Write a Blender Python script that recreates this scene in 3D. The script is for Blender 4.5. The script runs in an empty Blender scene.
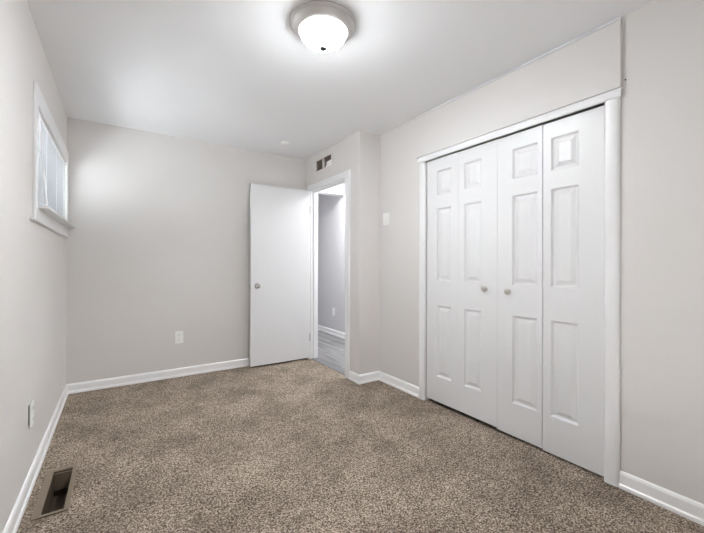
import bpy, bmesh, math, random
from mathutils import Vector, Matrix
random.seed(4)
S = bpy.context.scene
C = S.collection

# ------------------------------------------------------------------ camera
LOC = Vector((0.3777, -3.9957, 1.1534)); YAW, PIT, ROL = 0.5827, 0.0012, 0.0027
fw = Vector((math.sin(YAW)*math.cos(PIT), math.cos(YAW)*math.cos(PIT), math.sin(PIT)))
rt = Vector((math.cos(YAW), -math.sin(YAW), 0)); up = rt.cross(fw)
r2 = rt*math.cos(ROL)+up*math.sin(ROL); u2 = up*math.cos(ROL)-rt*math.sin(ROL)
cd = bpy.data.cameras.new('camera'); cam = bpy.data.objects.new('camera', cd); C.objects.link(cam)
cd.sensor_width = 36; cd.lens = 355.35/704*36; cd.shift_y = -3.13/704; cd.clip_start = 0.02
M = Matrix.Identity(4)
for i in range(3):
    M[i][0], M[i][1], M[i][2], M[i][3] = r2[i], u2[i], -fw[i], LOC[i]
cam.matrix_world = M
S.camera = cam

# ------------------------------------------------------------------ sky, lamps, exposure
W = bpy.data.worlds.new('sky'); S.world = W; W.use_nodes = True
SKY, GROUND = 11.5, 11.5     # overcast sky above the horizon, lower half raised as bright to light the room
wn = W.node_tree; bg = wn.nodes['Background']; bg.inputs[0].default_value = (0.92, 0.96, 1, 1)
wt = wn.nodes.new('ShaderNodeTexCoord'); ws = wn.nodes.new('ShaderNodeSeparateXYZ'); wm = wn.nodes.new('ShaderNodeMapRange')
wn.links.new(wt.outputs['Generated'], ws.inputs[0]); wn.links.new(ws.outputs['Z'], wm.inputs['Value']); wn.links.new(wm.outputs['Result'], bg.inputs[1])
wm.inputs['From Min'].default_value = -.06; wm.inputs['From Max'].default_value = .06
wm.inputs['To Min'].default_value = GROUND; wm.inputs['To Max'].default_value = SKY
S.view_settings.view_transform = 'Standard'; S.view_settings.look = 'None'
S.view_settings.exposure = 1.42; S.view_settings.gamma = 1.0; S.view_settings.use_curve_mapping = False
S.cycles.max_bounces = 16; S.cycles.diffuse_bounces = 10; S.cycles.use_denoising = True
S.cycles.sample_clamp_indirect = 4.0
GLASS_EMIT = 145.0          # the frosted ceiling-light shade
GLASS_RIM = 3.6             # ... towards its rim
HALL_FILL_WATTS = 6.0
DOORWAY_WATTS = 10.0
BOUNCE_WATTS = 3.7

def lamp(name, loc, watts, size, col=(1, 1, 1), rot=(0, 0, 0)):
    d = bpy.data.lights.new(name, 'AREA'); d.energy = watts; d.shape = 'DISK'; d.size = size; d.color = col
    o = bpy.data.objects.new(name, d); C.objects.link(o); o.location = loc; o.rotation_euler = rot
    return o
lamp('hall_lamp_and_fill', (3.19, -0.56, 2.40), DOORWAY_WATTS, 0.16, (.95, .98, 1))
lamp('hall_lamp_and_fill', (2.87, 0.22, 2.40), HALL_FILL_WATTS, 0.25, (.95, .98, 1))  # second, unseen lamp added to brighten the hall without lighting the door
bf = lamp('bounce_fill', (1.22, -3.90, .06), BOUNCE_WATTS, 0.5, (.95, .98, 1), (math.pi, 0, 0))  # unseen upward lamp near the floor, added to brighten the ceiling
pl = lamp('window_portal', (-.15, -.76, 1.727), 1, 1, (1, 1, 1), (0, -math.pi/2, 0)); pl.data.shape = 'RECTANGLE'; pl.data.size, pl.data.size_y = .58, 1.40; pl.data.cycles.is_portal = True

# ------------------------------------------------------------------ dimensions
H = 2.44; XD = 2.322; XR = 2.559; YC = -1.181; YF = -4.42; XH = 3.305
D0, D1, DZ = -0.944, -0.132, 2.04          # entry doorway
K0, K1, KZ = -3.153, -1.826, 2.062           # closet opening
W0, W1, WZ0, WZ1 = -1.435, -0.085, 1.456, 2.028

# ------------------------------------------------------------------ materials
def mat(name, col, rough=.6, metal=0., bump=None, spec=.5):
    m = bpy.data.materials.new(name); m.use_nodes = True
    n = m.node_tree; b = n.nodes['Principled BSDF']
    b.inputs['Base Color'].default_value = (*col, 1); b.inputs['Roughness'].default_value = rough
    b.inputs['Metallic'].default_value = metal; b.inputs['Specular IOR Level'].default_value = spec
    if bump:
        sc, st, dist = bump
        tc = n.nodes.new('ShaderNodeTexCoord'); no = n.nodes.new('ShaderNodeTexNoise'); bp = n.nodes.new('ShaderNodeBump')
        no.inputs['Scale'].default_value = sc; no.inputs['Detail'].default_value = 3
        bp.inputs['Strength'].default_value = st; bp.inputs['Distance'].default_value = dist
        n.links.new(tc.outputs['Object'], no.inputs['Vector']); n.links.new(no.outputs['Fac'], bp.inputs['Height'])
        n.links.new(bp.outputs['Normal'], b.inputs['Normal'])
    return m
PAINT = mat('warm_grey_paint', (.714, .692, .674), .55, bump=(90, .06, .002), spec=.35)
HALLP = mat('hall_paint', (.70, .69, .70), .6, bump=(90, .06, .002), spec=.3)
CEILM = mat('ceiling_paint', (.915, .922, .935), .8, bump=(60, .08, .002), spec=.2)
TRIM = mat('white_trim_enamel', (.84, .84, .845), .35, bump=(40, .03, .001))
BASEM = mat('lightened_base_enamel', (.94, .94, .94), .3, bump=(40, .03, .001))  # trim enamel lightened to make up for dim light near the floor
DOORM = mat('white_door_paint', (.75, .75, .755), .38, bump=(70, .05, .001))
PLAST = mat('white_plastic', (.90, .90, .88), .35)
SLAT = None
FINIAL = mat('painted_finial', (.06, .06, .06), .9, spec=.1)
DARK = mat('dark_slot', (.02, .02, .02), .7)
NICK = mat('brushed_nickel', (.55, .53, .50), .32, 1.0, bump=(300, .04, .0005))
SATIN = mat('satin_nickel', (.62, .60, .585), .55, 1.0, bump=(300, .03, .0005))
CHROME = mat('polished_chrome', (.72, .71, .70), .14, 1.0)
BROWN = mat('brown_enamel', (.185, .143, .102), .45, .0, bump=(120, .05, .001))
DUCT = mat('brown_duct_metal', (.075, .055, .036), .6, .0, bump=(30, .15, .003))
DUST = mat('dusty_duct_fins', (.46, .40, .36), .8, bump=(60, .3, .003))
GREYT = mat('grey_threshold', (.17, .17, .175), .5, bump=(60, .1, .001))
CLOSET = mat('closet_shade_paint', (.12, .115, .11), .7, bump=(60, .08, .002))  # interior colour darkened so the door gaps look deep in shade

def carpet_mat():
    m = bpy.data.materials.new('speckled_carpet'); m.use_nodes = True; n = m.node_tree; L = n.links.new
    b = n.nodes['Principled BSDF']; b.inputs['Roughness'].default_value = .95; b.inputs['Specular IOR Level'].default_value = .1
    tc = n.nodes.new('ShaderNodeTexCoord')
    a = n.nodes.new('ShaderNodeTexNoise'); a.inputs['Scale'].default_value = 120; a.inputs['Detail'].default_value = 4; a.inputs['Roughness'].default_value = .7
    v = n.nodes.new('ShaderNodeTexVoronoi'); v.inputs['Scale'].default_value = 190
    big = n.nodes.new('ShaderNodeTexNoise'); big.inputs['Scale'].default_value = 3.2; big.inputs['Detail'].default_value = 4; big.inputs['Roughness'].default_value = .6
    for x in (a, v, big): L(tc.outputs['Object'], x.inputs['Vector'])
    r = n.nodes.new('ShaderNodeValToRGB'); e = r.color_ramp.elements
    e[0].position = .37; e[0].color = (.062, .044, .030, 1); e[1].position = .63; e[1].color = (.575, .49, .405, 1)
    k = r.color_ramp.elements.new(.5); k.color = (.235, .187, .145, 1)
    mx = n.nodes.new('ShaderNodeMix'); mx.data_type = 'FLOAT'; mx.inputs['Factor'].default_value = .22
    L(a.outputs['Fac'], mx.inputs['A']); 
    sep = n.nodes.new('ShaderNodeSeparateColor'); L(v.outputs['Color'], sep.inputs['Color'])
    L(sep.outputs['Red'], mx.inputs['B']); L(mx.outputs['Result'], r.inputs['Fac'])
    rb = n.nodes.new('ShaderNodeValToRGB'); f = rb.color_ramp.elements
    f[0].position = .36; f[0].color = (.74, .73, .72, 1); f[1].position = .62; f[1].color = (1.12, 1.12, 1.12, 1)
    L(big.outputs['Fac'], rb.inputs['Fac'])
    mul = n.nodes.new('ShaderNodeMix'); mul.data_type = 'RGBA'; mul.blend_type = 'MULTIPLY'; mul.inputs['Factor'].default_value = 1
    L(r.outputs['Color'], mul.inputs['A']); L(rb.outputs['Color'], mul.inputs['B'])
    L(mul.outputs['Result'], b.inputs['Base Color'])
    bp = n.nodes.new('ShaderNodeBump'); bp.inputs['Strength'].default_value = .55; bp.inputs['Distance'].default_value = .008
    L(mx.outputs['Result'], bp.inputs['Height']); L(bp.outputs['Normal'], b.inputs['Normal'])
    return m
CARPET = carpet_mat()

def plank_mat():
    m = bpy.data.materials.new('grey_vinyl_planks'); m.use_nodes = True; n = m.node_tree; L = n.links.new
    b = n.nodes['Principled BSDF']; b.inputs['Roughness'].default_value = .38
    tc = n.nodes.new('ShaderNodeTexCoord'); mp = n.nodes.new('ShaderNodeMapping')
    mp.inputs['Rotation'].default_value = (0, 0, math.pi/2)
    L(tc.outputs['Object'], mp.inputs['Vector'])
    br = n.nodes.new('ShaderNodeTexBrick'); br.inputs['Scale'].default_value = 1
    br.inputs['Brick Width'].default_value = 1.2; br.inputs['Row Height'].default_value = .15; br.inputs['Mortar Size'].default_value = .0015
    br.inputs['Color1'].default_value = (.21, .205, .21, 1); br.inputs['Color2'].default_value = (.42, .415, .42, 1); br.inputs['Mortar'].default_value = (.12, .12, .12, 1)
    L(mp.outputs['Vector'], br.inputs['Vector'])
    st = n.nodes.new('ShaderNodeMapping'); st.inputs['Scale'].default_value = (15, 1.1, 1); L(tc.outputs['Object'], st.inputs['Vector'])
    no = n.nodes.new('ShaderNodeTexNoise'); no.inputs['Scale'].default_value = 1; no.inputs['Detail'].default_value = 5; L(st.outputs['Vector'], no.inputs['Vector'])
    r = n.nodes.new('ShaderNodeValToRGB'); r.color_ramp.elements[0].position = .3; r.color_ramp.elements[0].color = (.42, .41, .41, 1)
    r.color_ramp.elements[1].position = .7; r.color_ramp.elements[1].color = (1.5, 1.48, 1.46, 1); L(no.outputs['Fac'], r.inputs['Fac'])
    mul = n.nodes.new('ShaderNodeMix'); mul.data_type = 'RGBA'; mul.blend_type = 'MULTIPLY'; mul.inputs['Factor'].default_value = 1
    L(br.outputs['Color'], mul.inputs['A']); L(r.outputs['Color'], mul.inputs['B']); L(mul.outputs['Result'], b.inputs['Base Color'])
    return m
PLANK = plank_mat()

def shade_mat():
    m = mat('frosted_glass_lit', (.95, .94, .92), .25); b = m.node_tree.nodes['Principled BSDF']
    b.inputs['Emission Color'].default_value = (.93, .963, 1, 1); n = m.node_tree      # brightest under the bulbs (bottom of the dome), softer towards the rim
    tc = n.nodes.new('ShaderNodeTexCoord'); sp = n.nodes.new('ShaderNodeSeparateXYZ'); mr = n.nodes.new('ShaderNodeMapRange')
    n.links.new(tc.outputs['Object'], sp.inputs[0]); n.links.new(sp.outputs['Z'], mr.inputs['Value'])
    mr.interpolation_type = 'SMOOTHSTEP'
    mr.inputs['From Min'].default_value = -.066; mr.inputs['From Max'].default_value = -.122
    mr.inputs['To Min'].default_value = GLASS_RIM; mr.inputs['To Max'].default_value = GLASS_EMIT
    n.links.new(mr.outputs['Result'], b.inputs['Emission Strength'])
    return m
SHADE = shade_mat()

def slat_mat():
    m = bpy.data.materials.new('blind_vinyl'); m.use_nodes = True; n = m.node_tree; n.nodes.clear(); L = n.links.new
    o = n.nodes.new('ShaderNodeOutputMaterial'); d = n.nodes.new('ShaderNodeBsdfPrincipled'); t = n.nodes.new('ShaderNodeBsdfTranslucent'); x = n.nodes.new('ShaderNodeMixShader')
    d.inputs['Base Color'].default_value = (.34, .344, .352, 1); d.inputs['Roughness'].default_value = .4
    t.inputs['Color'].default_value = (.85, .88, .92, 1); x.inputs['Fac'].default_value = .06
    L(d.outputs[0], x.inputs[1]); L(t.outputs[0], x.inputs[2]); L(x.outputs[0], o.inputs['Surface'])
    return m
SLAT = slat_mat()

def pane_mat():
    m = bpy.data.materials.new('window_glass'); m.use_nodes = True; b = m.node_tree.nodes['Principled BSDF']
    b.inputs['Base Color'].default_value = (.97, .99, .99, 1); b.inputs['Roughness'].default_value = .02
    b.inputs['Transmission Weight'].default_value = 1; b.inputs['IOR'].default_value = 1.45
    return m
PANE = pane_mat()

# ------------------------------------------------------------------ mesh helpers
def obj(name, bm, m, parent=None, smooth=False, loc=None):
    bmesh.ops.recalc_face_normals(bm, faces=bm.faces)
    me = bpy.data.meshes.new(name); bm.to_mesh(me); bm.free(); me.materials.append(m)
    if smooth:
        for p in me.polygons: p.use_smooth = True
        me.set_sharp_from_angle(angle=math.radians(38))
    o = bpy.data.objects.new(name, me); C.objects.link(o)
    if parent is not None: o.parent = parent
    if loc is not None: o.location = loc
    return o
def struct(name, bm, m, smooth=False):
    o = obj(name, bm, m, None, smooth); o['kind'] = 'structure'; return o
def thing(name, loc, label, cat, group=None, kind=None):
    o = bpy.data.objects.new(name, None); C.objects.link(o); o.location = loc; o.empty_display_size = .05
    o['label'] = label; o['category'] = cat
    if group: o['group'] = group
    if kind: o['kind'] = kind
    return o
def bx(bm, lo, hi, bev=0., seg=2):
    vs = [bm.verts.new((x, y, z)) for x in (lo[0], hi[0]) for y in (lo[1], hi[1]) for z in (lo[2], hi[2])]
    fs = [bm.faces.new([vs[i] for i in q]) for q in ((0,1,3,2),(4,6,7,5),(0,4,5,1),(2,3,7,6),(0,2,6,4),(1,5,7,3))]
    bmesh.ops.recalc_face_normals(bm, faces=fs)
    if bev > 0:
        es = list({e for f in fs for e in f.edges})
        bmesh.ops.bevel(bm, geom=es, offset=bev, segments=seg, profile=.5, affect='EDGES')
    return bm
def box(lo, hi, bev=0., seg=2): return bx(bmesh.new(), lo, hi, bev, seg)
def tube(bm, a, b, r, n=10):
    a, b = Vector(a), Vector(b); d = (b-a); L = d.length
    r_ = bmesh.ops.create_cone(bm, cap_ends=True, segments=n, radius1=r, radius2=r, depth=L)
    q = Vector((0, 0, 1)).rotation_difference(d.normalized()).to_matrix().to_4x4()
    bmesh.ops.transform(bm, matrix=Matrix.Translation((a+b)/2) @ q, verts=r_['verts'])
    return bm
def lathe(bm, prof, n=48, axis='Z', sign=1, org=(0, 0, 0)):
    """prof: list of (radius, distance along axis)."""
    rings = []
    for r, h in prof:
        ring = []
        if r < 1e-6:
            p = [(0, 0, h*sign)]
        else:
            p = [(r*math.cos(2*math.pi*i/n), r*math.sin(2*math.pi*i/n), h*sign) for i in range(n)]
        for (x, y, z) in p:
            v = {'Z': (x, y, z), 'X': (z, x, y), 'Y': (x, z, y)}[axis]
            ring.append(bm.verts.new((v[0]+org[0], v[1]+org[1], v[2]+org[2])))
        rings.append(ring)
    for A, B in zip(rings, rings[1:]):
        for i in range(n):
            j = (i+1) % n
            if len(A) == 1 and len(B) == 1: continue
            if len(A) == 1: bm.faces.new((A[0], B[i], B[j]))
            elif len(B) == 1: bm.faces.new((A[i], A[j], B[0]))
            else: bm.faces.new((A[i], A[j], B[j], B[i]))
    return bm
def slab(axis, a, b, us, vs, holes=()):
    """solid panel between a and b along axis, with rectangular holes (u0,u1,v0,v1) cut right through."""
    U = sorted(set(list(us)+[h for q in holes for h in q[:2]])); V = sorted(set(list(vs)+[h for q in holes for h in q[2:]]))
    bm = bmesh.new(); cache = {}
    def vert(u, v, t):
        k = (u, v, t)
        if k not in cache:
            cache[k] = bm.verts.new({'x': (t, u, v), 'y': (u, t, v), 'z': (u, v, t)}[axis])
        return cache[k]
    nu, nv = len(U)-1, len(V)-1
    def solid(i, j):
        if not (0 <= i < nu and 0 <= j < nv): return False
        cu, cv = (U[i]+U[i+1])/2, (V[j]+V[j+1])/2
        return not any(q[0] < cu < q[1] and q[2] < cv < q[3] for q in holes)
    for i in range(nu):
        for j in range(nv):
            if not solid(i, j): continue
            for t in (a, b):
                bm.faces.new([vert(U[i], V[j], t), vert(U[i+1], V[j], t), vert(U[i+1], V[j+1], t), vert(U[i], V[j+1], t)])
            for di, dj, p, q in ((-1,0,(i,j),(i,j+1)), (1,0,(i+1,j),(i+1,j+1)), (0,-1,(i,j),(i+1,j)), (0,1,(i,j+1),(i+1,j+1))):
                if not solid(i+di, j+dj):
                    bm.faces.new([vert(U[p[0]],V[p[1]],a), vert(U[q[0]],V[q[1]],a), vert(U[q[0]],V[q[1]],b), vert(U[p[0]],V[p[1]],b)])
    return bm
def run(bm, prof, a, b, nrm, ma=0, mb=0, upv=(0, 0, 1)):
    """extrude a moulding profile [(out, up)] from a to b; ma/mb shift the end by that multiple of 'out' (mitres)."""
    a, b, nrm, upv = Vector(a), Vector(b), Vector(nrm), Vector(upv); d = (b-a).normalized()
    A = [bm.verts.new(a+nrm*o+upv*z-d*(ma*o)) for o, z in prof]; B = [bm.verts.new(b+nrm*o+upv*z+d*(mb*o)) for o, z in prof]
    n = len(prof)
    for i in range(n):
        j = (i+1) % n; bm.faces.new((A[i], A[j], B[j], B[i]))
    bm.faces.new(A); bm.faces.new(B[::-1])
    return bm
BASE = [(0, 0), (.019, 0), (.019, .010), (.0175, .018), (.0125, .023), (.012, .026), (.012, .070), (.009, .079), (.005, .085), (0, .086)]

# ------------------------------------------------------------------ room shell
REG = (.070, .180, -1.880, -1.448)    # duct opening in the floor
struct('floor', slab('z', -.045, 0, (-.1, XD+.045), (YF-.1, .1), [REG]), CARPET)
bm = slab('z', -.045, 0, (XD+.045, XR+.14), (YF-.1, YC)); struct('floor_closet_side', bm, CARPET)
bm = slab('z', -.045, -.004, (XD+.045, XH+.1), (YC+.0, 3.2)); struct('floor_hall', bm, PLANK)
struct('ceiling', box((-.1, YF-.1, H), (XR+.85, .1, H+.1)), CEILM)
struct('ceiling_hall', box((XD+.12, .1, H), (XH+.1, 3.2, H+.1)), CEILM)
struct('wall_left', slab('x', -.14, 0, (YF-.1, .1), (-.05, H), [(W0-.018, W1+.018, WZ0, WZ1)]), PAINT)
struct('wall_back', box((0, 0, -.05), (XD, .1, H)), PAINT)
VO = (-.655, -.275, 2.222, 2.358)
struct('wall_door', slab('x', XD, XD+.10, (YC, .1), (-.05, H), [(D0, D1, -.05, DZ), VO]), PAINT)
struct('wall_chase', box((XD+.10, YC, -.05), (XR+.12, YC+.1, H)), PAINT)
struct('wall_right', slab('x', XR, XR+.12, (YF-.1, YC), (-.05, H), [(K0, K1, -.05, KZ)]), PAINT)
struct('wall_front', box((0, YF-.1, -.05), (XR, YF, H)), PAINT)
# closet shell
struct('wall_closet_back', box((XR+.75, YF-.1, -.05), (XR+.85, YC, H)), CLOSET)
struct('wall_closet_end', box((XR+.12, YF-.1, -.05), (XR+.75, YF, H)), CLOSET)
struct('wall_closet_side', box((XR+.12, YC, -.05), (XH+.1, YC+.1, H)), HALLP)
struct('floor_closet', box((XR+.14, YF-.1, -.045), (XR+.85, YC, 0)), CARPET)
# hall shell
struct('wall_hall', box((XH, YC+.1, -.05), (XH+.1, 3.2, H)), HALLP)
struct('wall_hall_side', box((XD+.0, .1, -.05), (XD+.12, 3.2, H)), HALLP)
struct('wall_hall_end', box((XD+.0, 3.2, -.05), (XH+.1, 3.3, H)), HALLP)
struct('wall_hall_header', box((XD+.12, .70, 2.215), (XH, .80, H)), CEILM)
bm = bmesh.new(); run(bm, [(0, 0), (.014, 0), (.014, .012), (.008, .018), (0, .02)], (XD+.12, .70, 2.205), (XH, .70, 2.205), (0, -1, 0)); struct('trim_1', bm, GREYT)
# slightly proud wall panel over the closet, a thin gap below the ceiling
struct('wall_closet_header', box((XR-.021, -3.228, 2.072), (XR, -1.722, 2.420), .002, 1), PAINT)
bm = bmesh.new(); bx(bm, (XR-.020, -3.226, 2.424), (XR, -1.724, 2.434), .001, 1); struct('trim_2', bm, CEILM)

# baseboards
def baseboard(name, segs):
    bm = bmesh.new()
    for s in segs: run(bm, BASE, *s)
    return struct(name, bm, BASEM)
baseboard('baseboard_left', [((0, YF, 0), (0, 0, 0), (1, 0, 0), 0, -1)])
baseboard('baseboard_back', [((0, 0, 0), (XD, 0, 0), (0, -1, 0), -1, 0)])
baseboard('baseboard_door', [((XD, D0-.068, 0), (XD, YC, 0), (-1, 0, 0), 0, 1)])
baseboard('baseboard_chase', [((XD, YC, 0), (XR, YC, 0), (0, -1, 0), 1, -1)])
baseboard('baseboard_right', [((XR, YC, 0), (XR, -1.756, 0), (-1, 0, 0), -1, 0), ((XR, -3.223, 0), (XR, YF, 0), (-1, 0, 0), 0, 0)])
baseboard('baseboard_hall', [((XH, 3.2, 0), (XH, YC+.1, 0), (-1, 0, 0), 0, 0)])

# entry door casing and jamb lining
def casing(name, segs, x, sgn, th=.017, w_in=0):
    pass
T = .018
CP = [(0, 0), (T, 0), (T+.0, .004), (T, .045), (T-.004, .057), (T-.009, .064), (0, .066)]   # (out, away from opening)
bm = bmesh.new()
run(bm, CP, (XD, D0-.002, 0), (XD, D0-.002, DZ-.006), (-1, 0, 0), 0, 0, (0, -1, 0))
run(bm, CP, (XD, D1+.004, 0), (XD, D1+.004, DZ-.006), (-1, 0, 0), 0, 0, (0, 1, 0))
run(bm, CP, (XD, D0-.068, DZ-.006), (XD, D1+.070, DZ-.006), (-1, 0, 0), 0, 0, (0, 0, 1))
struct('trim_3', bm, TRIM)
bm = bmesh.new()   # jamb lining with door stop
bx(bm, (XD, D1-.004, 0), (XD+.102, D1+.0, DZ)); bx(bm, (XD, D0, 0), (XD+.102, D0+.004, DZ)); bx(bm, (XD, D0+.004, DZ-.012), (XD+.102, D1-.004, DZ))
bx(bm, (XD+.040, D1-.014, 0), (XD+.075, D1-.004, DZ-.012), .002, 1); bx(bm, (XD+.040, D0+.004, 0), (XD+.075, D0+.014, DZ-.012), .002, 1)
bx(bm, (XD+.040, D0+.014, DZ-.022), (XD+.075, D1-.014, DZ-.012), .002, 1)
struct('trim_4', bm, TRIM)
struct('trim_5', box((XD+.022, D0+.004, -.004), (XD+.098, D1-.004, .006), .003, 2), GREYT)

# closet casing: rounded side boards, wider head board lapping over them
RB = [(0, 0), (.014, 0), (.019, .004), (.021, .012), (.022, .030), (.021, .050), (.018, .062), (.012, .068), (0, .068)]
bm = bmesh.new()
run(bm, RB, (XR, K0-.0005, 0), (XR, K0-.0005, 2.022), (-1, 0, 0), 0, 0, (0, -1, 0))
run(bm, RB, (XR, K1+.0005, 0), (XR, K1+.0005, 2.022), (-1, 0, 0), 0, 0, (0, 1, 0))
struct('trim_6', bm, TRIM, True)
HB = [(.018, 0), (.022, 0), (.026, .004), (.028, .012), (.026, .036), (.019, .049), (0, .054), (0, .047), (.018, .045)]
bm = bmesh.new(); run(bm, HB, (XR, K0-.079, 2.018), (XR, K1+.071, 2.018), (-1, 0, 0), 0, 0, (0, 0, 1)); struct('trim_7', bm, TRIM, True)

# ------------------------------------------------------------------ window in the left wall
win = thing('window_1', (0, (W0+W1)/2, WZ0), 'wide white-cased window high on the left wall', 'window', kind='structure')
def wobj(name, bm, m, smooth=False):
    o = obj(name, bm, m, win, smooth); o.matrix_parent_inverse = Matrix.Translation(-win.location); return o
CT = .014
bm = bmesh.new()
bx(bm, (0, W0-.056, 1.388), (CT, W0+.004, 2.122), .003); bx(bm, (0, W1-.004, 1.388), (CT, -.020, 2.122), .003); bx(bm, (0, W0+.004, WZ1-.003), (CT, W1-.004, 2.122), .003)
wobj('window_casing', bm, TRIM)
wobj('apron', box((0, W0+.004, 1.388), (.012, W1-.004, WZ0-.001), .002), TRIM)
wobj('lower_ledge', box((0, W0-.129, 1.375), (.022, -.020, 1.389), .004), TRIM)
wobj('window_sill', box((0, W0+.006, WZ0-.001), (.060, W1+.064, WZ0+.013), .004), TRIM)
bm = slab('x', -.135, -.090, (W0-.018, W1+.018), (WZ0, WZ1), [(W0+.04, (W0+W1)/2-.02, WZ0+.05, WZ1-.04), ((W0+W1)/2+.02, W1-.04, WZ0+.05, WZ1-.04)])
wobj('window_frame', bm, TRIM)
bm = bmesh.new(); bx(bm, (-.115, W0+.04, WZ0+.05), (-.111, (W0+W1)/2-.02, WZ1-.04)); bx(bm, (-.115, (W0+W1)/2+.02, WZ0+.05), (-.111, W1-.04, WZ1-.04))
wobj('pane', bm, PANE)

# mini blind hanging in the window
B0, B1 = W0-.014, W1+.014
bl = thing('window_blind', (-.012, (W0+W1)/2, WZ1), 'closed white mini blind hanging inside the high window on the left wall', 'blind')
def bobj(name, bm, m, smooth=False):
    o = obj(name, bm, m, bl, smooth); o.matrix_parent_inverse = Matrix.Translation(-bl.location); return o
bobj('headrail', box((-.030, B0-.002, WZ1-.026), (-.0015, B1+.002, WZ1-.002), .003), TRIM)
TILT = 40; nsl = 22; zt, zb = WZ1-.038, WZ0+.038
for i in range(nsl):
    z = zt+(zb-zt)*i/(nsl-1); bm = bmesh.new(); rows = []
    for k in range(5):
        s = (k-2)/2; w = .0135
        ang = math.radians(TILT); px = -.0155+s*w*math.cos(ang)-.0034*(1-s*s)*math.sin(ang); pz = z+s*w*math.sin(ang)+.0034*(1-s*s)*math.cos(ang)
        rows.append([bm.verts.new((px, y, pz)) for y in (B0, B1)])
    for a_, b_ in zip(rows, rows[1:]): bm.faces.new((a_[0], a_[1], b_[1], b_[0]))
    o = bobj('slat', bm, SLAT, True)
bobj('bottom_rail', box((-.025, B0, WZ0+.016), (-.003, B1, WZ0+.027), .003), TRIM)
for f in (.30, .62, .90):
    y = B0+(B1-B0)*f; bm = bmesh.new(); tube(bm, (-.002, y, WZ0+.026), (-.002, y, WZ1-.026), .0010, 6); bobj('ladder_cord', bm, TRIM)
bm = bmesh.new(); tube(bm, (.004, -1.365, 1.988), (.050, -1.440, WZ0+.018), .0055, 8); tube(bm, (.0478, -1.4325, WZ0+.044), (.050, -1.436, WZ0+.017), .006, 8)
bobj('tilt_wand', bm, TRIM, True)

# ------------------------------------------------------------------ entry door, standing open against the back wall
XA, XB, YD0, YD1, ZD0, ZD1 = 1.592, 2.312, -.135, -.100, .020, 2.032
d1 = thing('door_1', (XB, YD0, 0), 'flat white hollow-core door standing open in front of the back wall', 'door', kind='structure')
def dobj(name, bm, m, smooth=False, par=None):
    o = obj(name, bm, m, par or d1, smooth)
    o.matrix_parent_inverse = Matrix.Translation(-d1.location) if par is None else Matrix.Identity(4); return o
dobj('door_slab', box((XA, YD0, ZD0), (XB, YD1, ZD1), .002), DOORM)
def knob(par_name, x, z):
    k = dobj(par_name, lathe(bmesh.new(), [(.0, .062), (.012, .062), (.020, .058), (.026, .050), (.027, .042), (.024, .034), (.016, .028), (.011, .022), (.010, .008)], 28, 'Y', -1, (x, YD0, z)), CHROME, True)
    r = dobj('rose', lathe(bmesh.new(), [(.0, .008), (.018, .0085), (.029, .006), (.032, .001), (.032, -.001), (0, -.001)], 28, 'Y', -1, (x, YD0, z)), CHROME, True)
    r.parent = k; r.matrix_parent_inverse = Matrix.Identity(4)
knob('door_knob', 1.664, .905)
dobj('latch_plate', box((XA-.0015, YD0+.006, .876), (XA+.001, YD1-.006, .934), .0005, 1), NICK)
for z in (1.80, .27):
    bm = bmesh.new(); tube(bm, (XB+.005, YD0-.004, z-.045), (XB+.005, YD0-.004, z+.045), .0055, 10)
    bx(bm, (XB-.002, YD0-.0015, z-.044), (XB+.004, YD0+.001, z+.044)); dobj('hinge', bm, NICK, True)

# ------------------------------------------------------------------ closet bifold doors
def leaf_bm(y0, y1, z0, z1, p0, p1, x):
    """one bifold leaf, front face on x looking to -x, three moulded raised panels between y=p0..p1"""
    bm = bmesh.new(); th = .034
    rows = [(.236, .815), (1.016, 1.607), (1.718, 1.915)]
    U = [y0, p0, p1, y1]; V = [z0]+[q for r in rows for q in r]+[z1]
    vc = {}
    def vt(u, v, d=0.):
        k = (round(u, 5), round(v, 5), round(d, 5))
        if k not in vc: vc[k] = bm.verts.new((x+d, u, v))
        return vc[k]
    for i in range(3):
        for j in range(len(V)-1):
            a, b, c, d = U[i], U[i+1], V[j], V[j+1]
            if i == 1 and j % 2 == 1:
                loops = []
                for ins, dep in ((0, 0), (.003, .004), (.008, .0105), (.015, .012), (.019, .012), (.043, .003), (.045, .003)):
                    loops.append([vt(a+ins, c+ins, dep), vt(b-ins, c+ins, dep), vt(b-ins, d-ins, dep), vt(a+ins, d-ins, dep)])
                for A, B in zip(loops, loops[1:]):
                    for q in range(4):
                        w = (q+1) % 4; bm.faces.new((A[q], A[w], B[w], B[q]))
                bm.faces.new(loops[-1])
            else:
                bm.faces.new((vt(a, c), vt(b, c), vt(b, d), vt(a, d)))
    bk = [bm.verts.new((x+th, u, v)) for u, v in ((y0, z0), (y1, z0), (y1, z1), (y0, z1))]
    bm.faces.new(bk)
    bot = [vt(u, z0) for u in U]; top = [vt(u, z1) for u in U]; l = [vt(y0, v) for v in V]; r = [vt(y1, v) for v in V]
    bm.faces.new(bot+[bk[1], bk[0]]); bm.faces.new(top+[bk[2], bk[3]]); bm.faces.new(l+[bk[3], bk[0]]); bm.faces.new(r+[bk[2], bk[1]])
    return bm
XL = 2.560
def bifold(name, label, leaves, kn):
    root = thing(name, (XL+.017, kn[0], 0), label, 'closet door', kind='structure')
    inv = Matrix.Translation(-root.location)
    for (y0, y1, z0, z1, p0, p1, dx) in leaves:
        o = obj('door_leaf', leaf_bm(y0, y1, z0, z1, p0, p1, XL+dx), DOORM, root); o.matrix_parent_inverse = inv
    o = obj('knob', lathe(bmesh.new(), [(0, .034), (.011, .0335), (.0175, .029), (.0195, .022), (.0175, .015), (.010, .010), (.008, .004), (.012, .001), (.012, -.001)], 24, 'X', -1, (XL, kn[0], kn[1])), NICK, root, True)
    o.matrix_parent_inverse = inv
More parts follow.
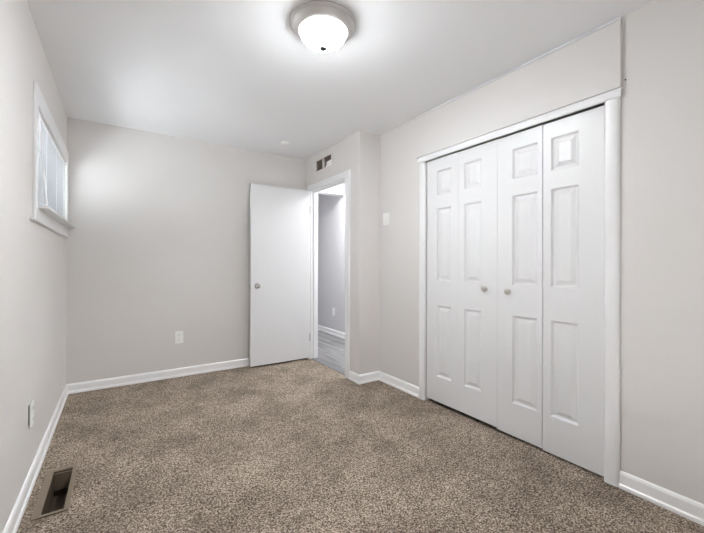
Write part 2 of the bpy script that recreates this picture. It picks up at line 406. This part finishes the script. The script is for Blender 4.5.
bifold('door_2', 'left white six-panel bifold closet door pair, nearer the light switch',
       [(-2.168, -1.838, .030, 2.016, -2.097, -1.948, .0), (-2.503, -2.1695, .030, 2.014, -2.374, -2.224, .0)], (-2.411, .979))
bifold('door_3', 'right white six-panel bifold closet door pair, nearest the camera',
       [(-2.812, -2.5045, .020, 2.012, -2.783, -2.614, .0), (-3.147, -2.818, .014, 2.010, -3.020, -2.866, .0)], (-2.592, .971))

# ------------------------------------------------------------------ ceiling light
LX, LY = 1.293, -2.320
cl = thing('ceiling_light', (LX, LY, H), 'lit dome flush-mount ceiling light with nickel rim and frosted white glass', 'ceiling light')
obj('pan', lathe(bmesh.new(), [(0, 0), (.171, 0), (.176, .004), (.176, .013), (.170, .018), (.166, .020), (.165, .025), (.158, .034), (.148, .043), (.137, .050), (.130, .050), (.127, .044), (.127, .012), (0, .012)], 72, 'Z', -1), SATIN, cl, True)
pr = [(.1255, .044)]
for i in range(1, 13):
    a = math.pi/2*i/12; pr.append((.1255*math.cos(a) if i < 12 else 0, .044+.080*math.sin(a)))
obj('glass_shade', lathe(bmesh.new(), pr, 64, 'Z', -1), SHADE, cl, True)
obj('finial', lathe(bmesh.new(), [(0, .1405), (.012, .140), (.0195, .138), (.0215, .1355), (.0205, .134), (.006, .133), (.006, .121)], 24, 'Z', -1), FINIAL, cl, True)

# smoke detector
sd = thing('smoke_detector', (1.86, -.455, H), 'small round white smoke detector on the ceiling near the doorway', 'smoke detector')
obj('base', lathe(bmesh.new(), [(0, 0), (.062, 0), (.062, .009), (.058, .010), (0, .010)], 40, 'Z', -1), PLAST, sd, True)
obj('cover', lathe(bmesh.new(), [(.056, .010), (.056, .024), (.050, .032), (.038, .036), (0, .037)], 40, 'Z', -1), PLAST, sd, True)

# ------------------------------------------------------------------ return-air vent above the door
vn = thing('air_vent', (XD, -.47, 2.29), 'white two-opening return air vent above the doorway', 'vent')
def vobj(name, bm, m, smooth=False):
    o = obj(name, bm, m, vn, smooth); o.matrix_parent_inverse = Matrix.Translation(-vn.location); return o
O1, O2 = (-.440, -.288, 2.232, 2.350), (-.640, -.472, 2.232, 2.350)
vobj('frame', slab('x', XD-.008, XD, (-.690, -.243), (2.196, 2.386), [O1, O2]), PAINT)
bm = slab('x', XD+.001, XD+.060, VO[:2], VO[2:], [(VO[0]+.004, VO[1]-.004, VO[2]+.004, VO[3]-.004)]); bx(bm, (XD+.060, VO[0], VO[2]), (XD+.063, VO[1], VO[3]))
vobj('duct_box', bm, DUST)
for O in (O1, O2):
    n = 7
    for i in range(n):
        y = O[0]+(O[1]-O[0])*(i+.5)/n; bm = bmesh.new()
        v = [bm.verts.new(q) for q in ((XD+.004, y-.004, O[2]), (XD+.022, y+.006, O[2]), (XD+.022, y+.006, O[3]), (XD+.004, y-.004, O[3]))]
        f = bm.faces.new(v); bmesh.ops.solidify(bm, geom=[f], thickness=.002); vobj('louver', bm, DUST)
fl = [(-.643, 2.229), (-.643, 2.292), (-.592, 2.286), (-.538, 2.284), (-.545, 2.258), (-.518, 2.229)]; bm = bmesh.new()
A = [bm.verts.new((XD-.0105, *q)) for q in fl]; B = [bm.verts.new((XD-.0082, *q)) for q in fl]
bm.faces.new(A); bm.faces.new(B[::-1])
for q in range(6): bm.faces.new((A[q], B[q], B[(q+1) % 6], A[(q+1) % 6]))
vobj('bent_flap', bm, TRIM)

# ------------------------------------------------------------------ outlets and switch (built facing -y, then turned)
def outlet(loc, rz, label, loose=False):
    t = thing('wall_outlet', loc, label, 'outlet'); t.rotation_euler = (0, 0, rz)
    obj('cover_plate', box((-.0385, -.007, -.0625), (.0385, 0, .0625), .003, 3), PLAST, t)
    for s in (-1, 1):
        r = obj('receptacle', box((-.017, -.0095, s*.0265-.014), (.017, -.006, s*.0265+.014), .003, 2), PLAST, t)
        bm = bmesh.new()
        for q in (-1, 1): bx(bm, (q*.0065-.001, -.0100, s*.0265-.001), (q*.0065+.001, -.0090, s*.0265+.008))
        bx(bm, (-.002, -.0100, s*.0265-.009), (.002, -.0090, s*.0265-.005)); obj('slots', bm, DARK, r)
    obj('screw', lathe(bmesh.new(), [(0, .0085), (.003, .008), (.0035, .0065)], 12, 'Y', -1), NICK, t, True)
    if loose: obj('gap_shade_box', box((-.027, 0, -.050), (.027, .006, .050)), DARK, t)  # dark box added so the gap behind the plate looks shaded
    return t
outlet((.901, 0, .399), 0, 'white outlet on the back wall left of the open door')
outlet((.005, -1.553, .374), math.pi/2, 'white outlet standing slightly proud of the left wall below the window', True)
outlet((XH, -.0+.99, .375), -math.pi/2, 'small white outlet on the hall wall seen through the doorway')
sw = thing('light_switch', (XR, -1.303, 1.587), 'white toggle light switch on the wall left of the closet', 'light switch'); sw.rotation_euler = (0, 0, -math.pi/2)
obj('cover_plate', box((-.049, -.012, -.059), (.049, 0, .060), .003, 3), PLAST, sw)
bm = box((-.0055, -.023, -.004), (.0055, -.008, .010), .002, 2); obj('toggle', bm, PLAST, sw)
for s in (-1, 1): obj('screw', lathe(bmesh.new(), [(0, .0135), (.003, .013), (.0035, .0115)], 12, 'Y', -1, (0, 0, s*.03)), NICK, sw, True)

# ------------------------------------------------------------------ floor register (open duct, no grille)
fr = thing('floor_register', (.125, -1.655, 0), 'open brown metal floor register set in the carpet by the left baseboard', 'floor vent')
def fobj(name, bm, m):
    o = obj(name, bm, m, fr); o.matrix_parent_inverse = Matrix.Translation(-fr.location); return o
IN = (.088, .171, -1.870, -1.468)
fobj('frame', slab('z', .0005, .007, (.056, .190), (-1.886, -1.432), [IN]), BROWN)
bm = slab('z', -.13, .0005, (IN[0]-.012, IN[1]+.008), (IN[2]-.008, IN[3]+.012), [IN]); fobj('duct_wall', bm, DUCT)
fobj('duct_bottom', box((IN[0]-.012, IN[2]-.008, -.135), (IN[1]+.008, IN[3]+.012, -.13)), DUCT)
fobj('far_wall_plate', box((IN[0]+.001, IN[3]-.010, -.095), (IN[1]-.001, IN[3]-.001, -.004), .001, 1), BROWN)  # lighter brown plate over the upper far wall of the duct
obj_s = fobj('screw', lathe(bmesh.new(), [(0, .003), (.003, .0025), (.0035, 0)], 12, 'Z', 1, (.124, -1.66, -.13)), CHROME)

# nail left in the wall by the closet head
nl = obj('nail', tube(bmesh.new(), (XR+.002, -3.243, 2.103), (XR-.008, -3.243, 2.105), .0028, 8), DARK)
nl['label'] = 'tiny dark nail in the wall just past the right end of the closet head trim'; nl['category'] = 'nail'
